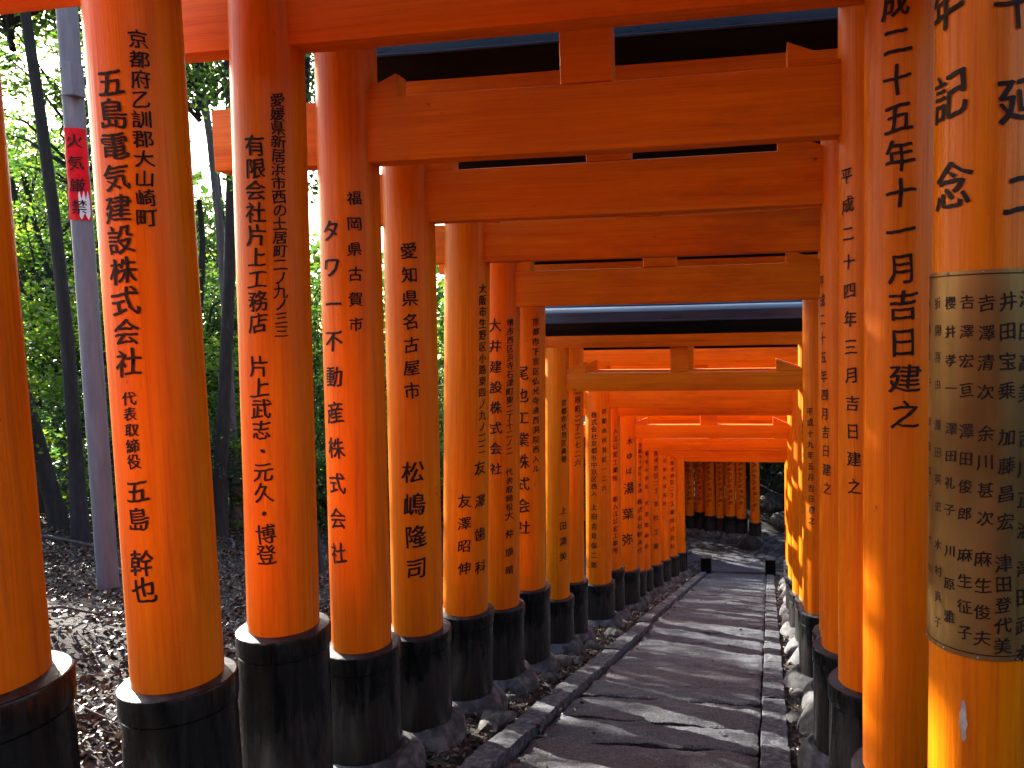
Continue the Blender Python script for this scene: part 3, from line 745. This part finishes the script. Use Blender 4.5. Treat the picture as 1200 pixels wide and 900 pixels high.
TR = [  # bearing, distance, height, radius, crown z, variant, crown scale, lean, bark, leaf, label
 (46.2, 12.3, 13, .085, 10.2, 0, 1.0, (.0, .0), 'bark', 'leaf', 'straight dark tree trunk at far left between the first two pillars'),
 (47.0, 13.2, 12, .095, 9.6, 1, 1.0, (-.10, -.10), 'bark', 'leaf', 'dark tree leaning left, its base beside the straight trunk at far left'),
 (38.9, 13.8, 13, .11, 10.5, 2, 1.0, (.05, .05), 'bark', 'leaf_light', 'thick dark tree trunk seen between second and third pillar'),
 (37.7, 14.6, 12, .09, 9.6, 3, 1.0, (-.02, 0), 'bark_grey', 'leaf', 'crooked grey tree right beside the thick dark trunk'),
 (40.0, 17.5, 13, .08, 10, 4, 1.1, (0, 0), 'bark', 'leaf_light', 'slender tree behind the thick dark trunk'),
 (49.3, 15.0, 13, .12, 10, 3, 1.1, (.05, .02), 'bark', 'leaf', 'dark tree mostly hidden by the leftmost pillar'),
]
for k, t in enumerate(TR):
    b, d, h, r, cz, v, s, ln, bk, lf, lb = t
    x, y = at(b, 0, d); root = tree(x, y, h, r, cz, v, s, ln, bk, lf, lb, seed=k)
BACK = [ (33.2, 11.0, 3.5, 1, .62, 'leaf'), (44.7, 16.6, 4.6, 3, .8, 'leaf'), (34.0, 23, .6, 0, .8, 'leaf'), 

 (44, 17, -.6, 4, .9, 'leaf_light'), (46.5, 19, .6, 1, .9, 'leaf_light'), (42, 20, -.8, 0, 1.0, 'leaf'), (39.5, 19, -.2, 2, 1.0, 'leaf_light'), (37, 21, -.6, 3, 1.0, 'leaf'),
 (48, 22, 2.9, 2, 1.15, 'leaf'), (44.5, 24, 3.0, 3, 1.1, 'leaf'), (41, 25, .0, 1, 1.0, 'leaf_light'), (38, 27, -.4, 0, 1.0, 'leaf'), (35, 20, -1.8, 4, 1.0, 'leaf'), (33, 24, -.6, 2, 1.0, 'leaf_light'),
 (30, 20, -2.6, 1, 1.0, 'leaf_light'), (28, 24, -3.2, 0, 1.0, 'leaf'), (25, 21, -3.0, 3, 1.0, 'leaf_light'), (22, 25, -2.8, 2, 1.0, 'leaf'), (18, 26, -3.6, 4, 1.1, 'leaf_light'), (14, 28, -3.5, 1, 1.2, 'leaf'),
 (54, 18, -1.0, 0, 1.0, 'leaf'), (60, 18, -.8, 2, 1.0, 'leaf'), (36, 36, -.5, 1, 1.1, 'leaf'), (48.5, 38, 5.6, 0, 1.2, 'leaf'), (45.6, 41, 5.8, 3, 1.25, 'leaf_light'), (43.2, 37, 5.0, 2, 1.2, 'leaf'), (39.8, 40, 4.2, 1, 1.1, 'leaf'), (37.6, 42, 4.0, 4, 1.2, 'leaf'), (46.8, 35, 3.6, 4, 1.3, 'leaf'),
]
GAPS = [(43.5, 'between the first and second pillars'), (36.5, 'between the second and third pillars'), (31.5, 'between the third and fourth pillars'), (26.5, 'between the fourth and fifth pillars'), (20, 'between the fifth and sixth pillars'), (0, 'through the narrow gaps farther down the left row')]
_seen = {}
def gap_label(b):
    g = next(t for lim, t in GAPS if b >= lim) if b < 51 else 'hidden by the leftmost pillar'
    _seen[g] = _seen.get(g, 0)+1
    return ['nearest', 'second nearest', 'third nearest', 'fourth nearest', 'fifth nearest', 'sixth nearest', 'seventh nearest', 'eighth nearest', 'third farthest', 'second farthest', 'farthest', 'farthest'][_seen[g]-1], g
for k, (b, d, cz, v, s, lf) in enumerate(sorted(BACK, key=lambda q: q[1])):
    x, y = at(b, 0, d); z = ground(x, y); c_abs = EYE+cz; h = max(4, c_abs-z+3.2*s)
    r = .09+.05*random.random()
    root = tree(x, y, h, r, c_abs-z, v, s, (0, 0), 'bark', lf, '%s leafy tree seen %s' % gap_label(b), 'trees of the wood to the left', seed=30+k)
# canopy closing over the path and on the right
for k, (x, y, cz, v, s) in enumerate([(3.6, 1.5, 6.0, 0, 1.2), (4.2, 6.0, 5.6, 2, 1.3), (3.8, 10.5, 4.6, 1, 1.3), (4.5, 15.5, 3.0, 3, 1.3), (-1.2, 30.5, 2.0, 2, 1.6), (-5.2, 28.5, 1.2, 0, 1.5), (3.4, 21.0, 1.2, 4, 1.3)]):
    z = ground(x, y); tree(x, y, cz-z+4, .16, cz-z, v, s, (0, 0), 'bark', 'leaf' if k % 2 else 'leaf_dark', 'tree above the gates, '+['right of the nearest pillars', 'right of the fourth gate', 'right of the thick far gate', 'right of the last gates', 'straight behind the landing', 'left behind the landing', 'on the bank right of the landing'][k], 'trees above the path', seed=70+k)
# shrubs
def shrub(x, y, s, v, leaf, label, group):
    z = ground(x, y); root = empty('shrub', (x, y, z)); tag(root, label, 'shrub', group)
    c = bpy.data.objects.new('foliage', crown_data(v, leaf)); link(c, root); c.location = (0, 0, s*1.2); c.scale = (s*.55, s*.55, s*.5); c.rotation_euler = (0, 0, x*7)
    l = bpy.data.objects.new('stems', VAR[v][1]); link(l, root); l.location = (0, 0, s*1.2); l.scale = (s*.55, s*.55, s*.7)
for k, (b, d, s) in enumerate([(52, 13.5, 1.0), (44.6, 14.5, .9), (42.8, 13.6, .8), (41.5, 15.2, 1.0), (40, 14.6, .8), (36.3, 15, 1.0), (34.5, 16, 1.1), (32, 16.5, 1.0), (29, 17, 1.1), (26, 18, 1.1), (23, 19, 1.1), (20, 21, 1.2), (17, 22, 1.2)]):
    x, y = at(b, 0, d); shrub(x, y, s, k % 5, 'leaf_dark' if k % 3 == 1 else 'leaf_light' if k % 3 == 2 else 'leaf', ['low shrub at the slope rim, hidden by the leftmost pillar', 'dark low shrub at the rim, left of the grey pole', 'pale green low shrub at the rim, behind the grey pole', 'green low shrub at the rim, behind the big inscribed left pillar', 'dark low shrub at the rim, just left of the thick dark trunk', 'pale green low shrub behind the crooked grey tree', 'green low shrub at the rim, behind the third pillar', 'dark low shrub at the rim, between third and fourth pillars', 'pale green low shrub behind the fourth pillar', 'green low shrub between the fourth and fifth pillars', 'dark low shrub behind the fifth pillar', 'pale green low shrub between fifth and sixth pillars', 'green low shrub behind the sixth pillar'][k], 'shrubs along the rim')
for k, (x, y, s) in enumerate([(.9, 25.6, 1.6), (2.0, 25.0, 1.8), (-.2, 26.5, 1.8), (1.4, 23.0, .9), (-2.0, 27.5, 1.9), (3.0, 24.0, 1.9), (-3.8, 27.8, 1.9)]):
    shrub(x, y, s, k % 5, 'leaf_dark', ['dark evergreen shrub directly right of the far dark pillars', 'large dark evergreen shrub at the right end of the far bank', 'dark evergreen shrub rising behind the rightmost far pillar', 'small dark shrub at the right edge of the landing', 'tall dark evergreen shrub behind the middle far pillars', 'dark evergreen shrub farthest right, behind the last right pillars', 'tall dark evergreen shrub behind the leftmost far pillars'][k], 'shrubs on the far bank')
# distant wooded valley side
n = 62000; a = np.radians(rng.uniform(-35, 85, n)); d = rng.uniform(42, 62, n); zc = rng.uniform(-13, 6.5, n)+3.5*np.sin(a*11)*(rng.random(n))
P = np.stack([-np.sin(a)*d, np.cos(a)*d, zc], 1); P += rng.normal(size=P.shape)*.3
tag(obj('far_wood', leaf_cloud('far_wood', P, .75), M['leaf']), 'hazy mass of distant woodland seen through the gaps between pillars', 'woodland', kind='stuff')

# ------------------------------------------------------------------ litter on the forest floor
def scatter(n, box_, size, name, mat, lift=.012, flat=.35, bias=None):
    x0, x1, y0, y1 = box_; X = rng.uniform(x0, x1, n); Yy = rng.uniform(y0, y1, n)
    if bias:
        X = x1-(x1-x0)*rng.random(n)**bias
        dn = np.array([noise.noise(Vector((a*1.3, b*1.3, 3)))+.6*noise.noise(Vector((a*4, b*4, 1))) for a, b in zip(X, Yy)])
        kp = rng.random(n) < np.clip(.55+1.1*dn, .28, 1); X = X[kp]; Yy = Yy[kp]; n = len(X)
    Z = np.array([ground(a, b) for a, b in zip(X, Yy)])+rng.uniform(.0, lift*2.2, n)
    return leaf_cloud(name, np.stack([X, Yy, Z], 1), size, flat)
m1 = scatter(170000, (-12.5, -2.0, 1.0, 14), .045, 'dead_leaves', None, .02, .5, 1.3)
tag(obj('dead_leaves', m1, M['litter']), 'brown dead leaves covering the slope behind the left pillars', 'leaf litter', kind='stuff')
m2 = scatter(5000, (-2.2, -1.72, 1.5, 19), .04, 'leaf_crumbs', None, .008)
tag(obj('leaf_crumbs', m2, M['litter']), 'small dry leaf crumbs between footings and left kerb', 'leaf litter', kind='stuff')
m3 = scatter(2600, (.12, .5, 1.5, 19), .04, 'leaf_crumbs', None, .008)
tag(obj('leaf_crumbs', m3, M['litter']), 'small dry leaf crumbs along the right kerb', 'leaf litter', kind='stuff')
n = 160; X = rng.uniform(-1.5, .1, n); X = np.where(rng.random(n) < .6, -1.5+.12*rng.random(n), X); Yy = rng.uniform(3, 18, n)
m4 = leaf_cloud('fallen_leaves', np.stack([X, Yy, -SLOPE*Yy+.022], 1), .035, .15)
tag(obj('fallen_leaves', m4, M['litter']), 'a few fallen leaves on the stone path', 'leaf litter', kind='stuff')
bm = bmesh.new(); R = random.Random(11)
for k in range(420):
    x = -2.6-9*R.random()**1.2; y = R.uniform(1.5, 14); a = R.uniform(0, 6.28); L = R.uniform(.15, .8)
    p = [Vector((x+math.cos(a+.4*t)*L*t, y+math.sin(a+.4*t)*L*t, 0)) for t in (0, .5, 1)]
    for q_ in p: q_.z = ground(q_.x, q_.y)+.02+.03*R.random()
    r = R.uniform(.003, .009); tube(bm, p, [r, r*.8, r*.4], 4, False)
tag(obj('twigs', from_bm('twigs', bm, True), M['bark_grey']), 'dry twigs strewn over the leaf litter', 'twigs', kind='stuff')
for k, (b, d, L, az, r_) in enumerate([(44.5, 11.6, 1.9, .45, .025), (45.5, 7.2, 1.1, .9, .015), (38.0, 13.0, 1.5, 2.2, .02)]):
    x, y = at(b, 0, d); bm = bmesh.new(); pts = []
    for t in range(7):
        X = math.cos(az+.12*t)*L*(t/6-.5)-.05*t; Y2 = math.sin(az+.12*t)*L*(t/6-.5); pts.append((X, Y2, ground(x+X, y+Y2)-ground(x, y)+.05+.05*math.sin(t)))
    tube(bm, pts, [r_*(1-.1*t) for t in range(7)], 7)
    tag(obj('fallen_branch', from_bm('fallen_branch', bm, True), M['bark_grey'], None, (x, y, ground(x, y))), ['long pale fallen branch at the foot of the far left trunks', 'short fallen branch on the litter near the pole foot', 'fallen branch below the thick dark trunk'][k], 'branch')
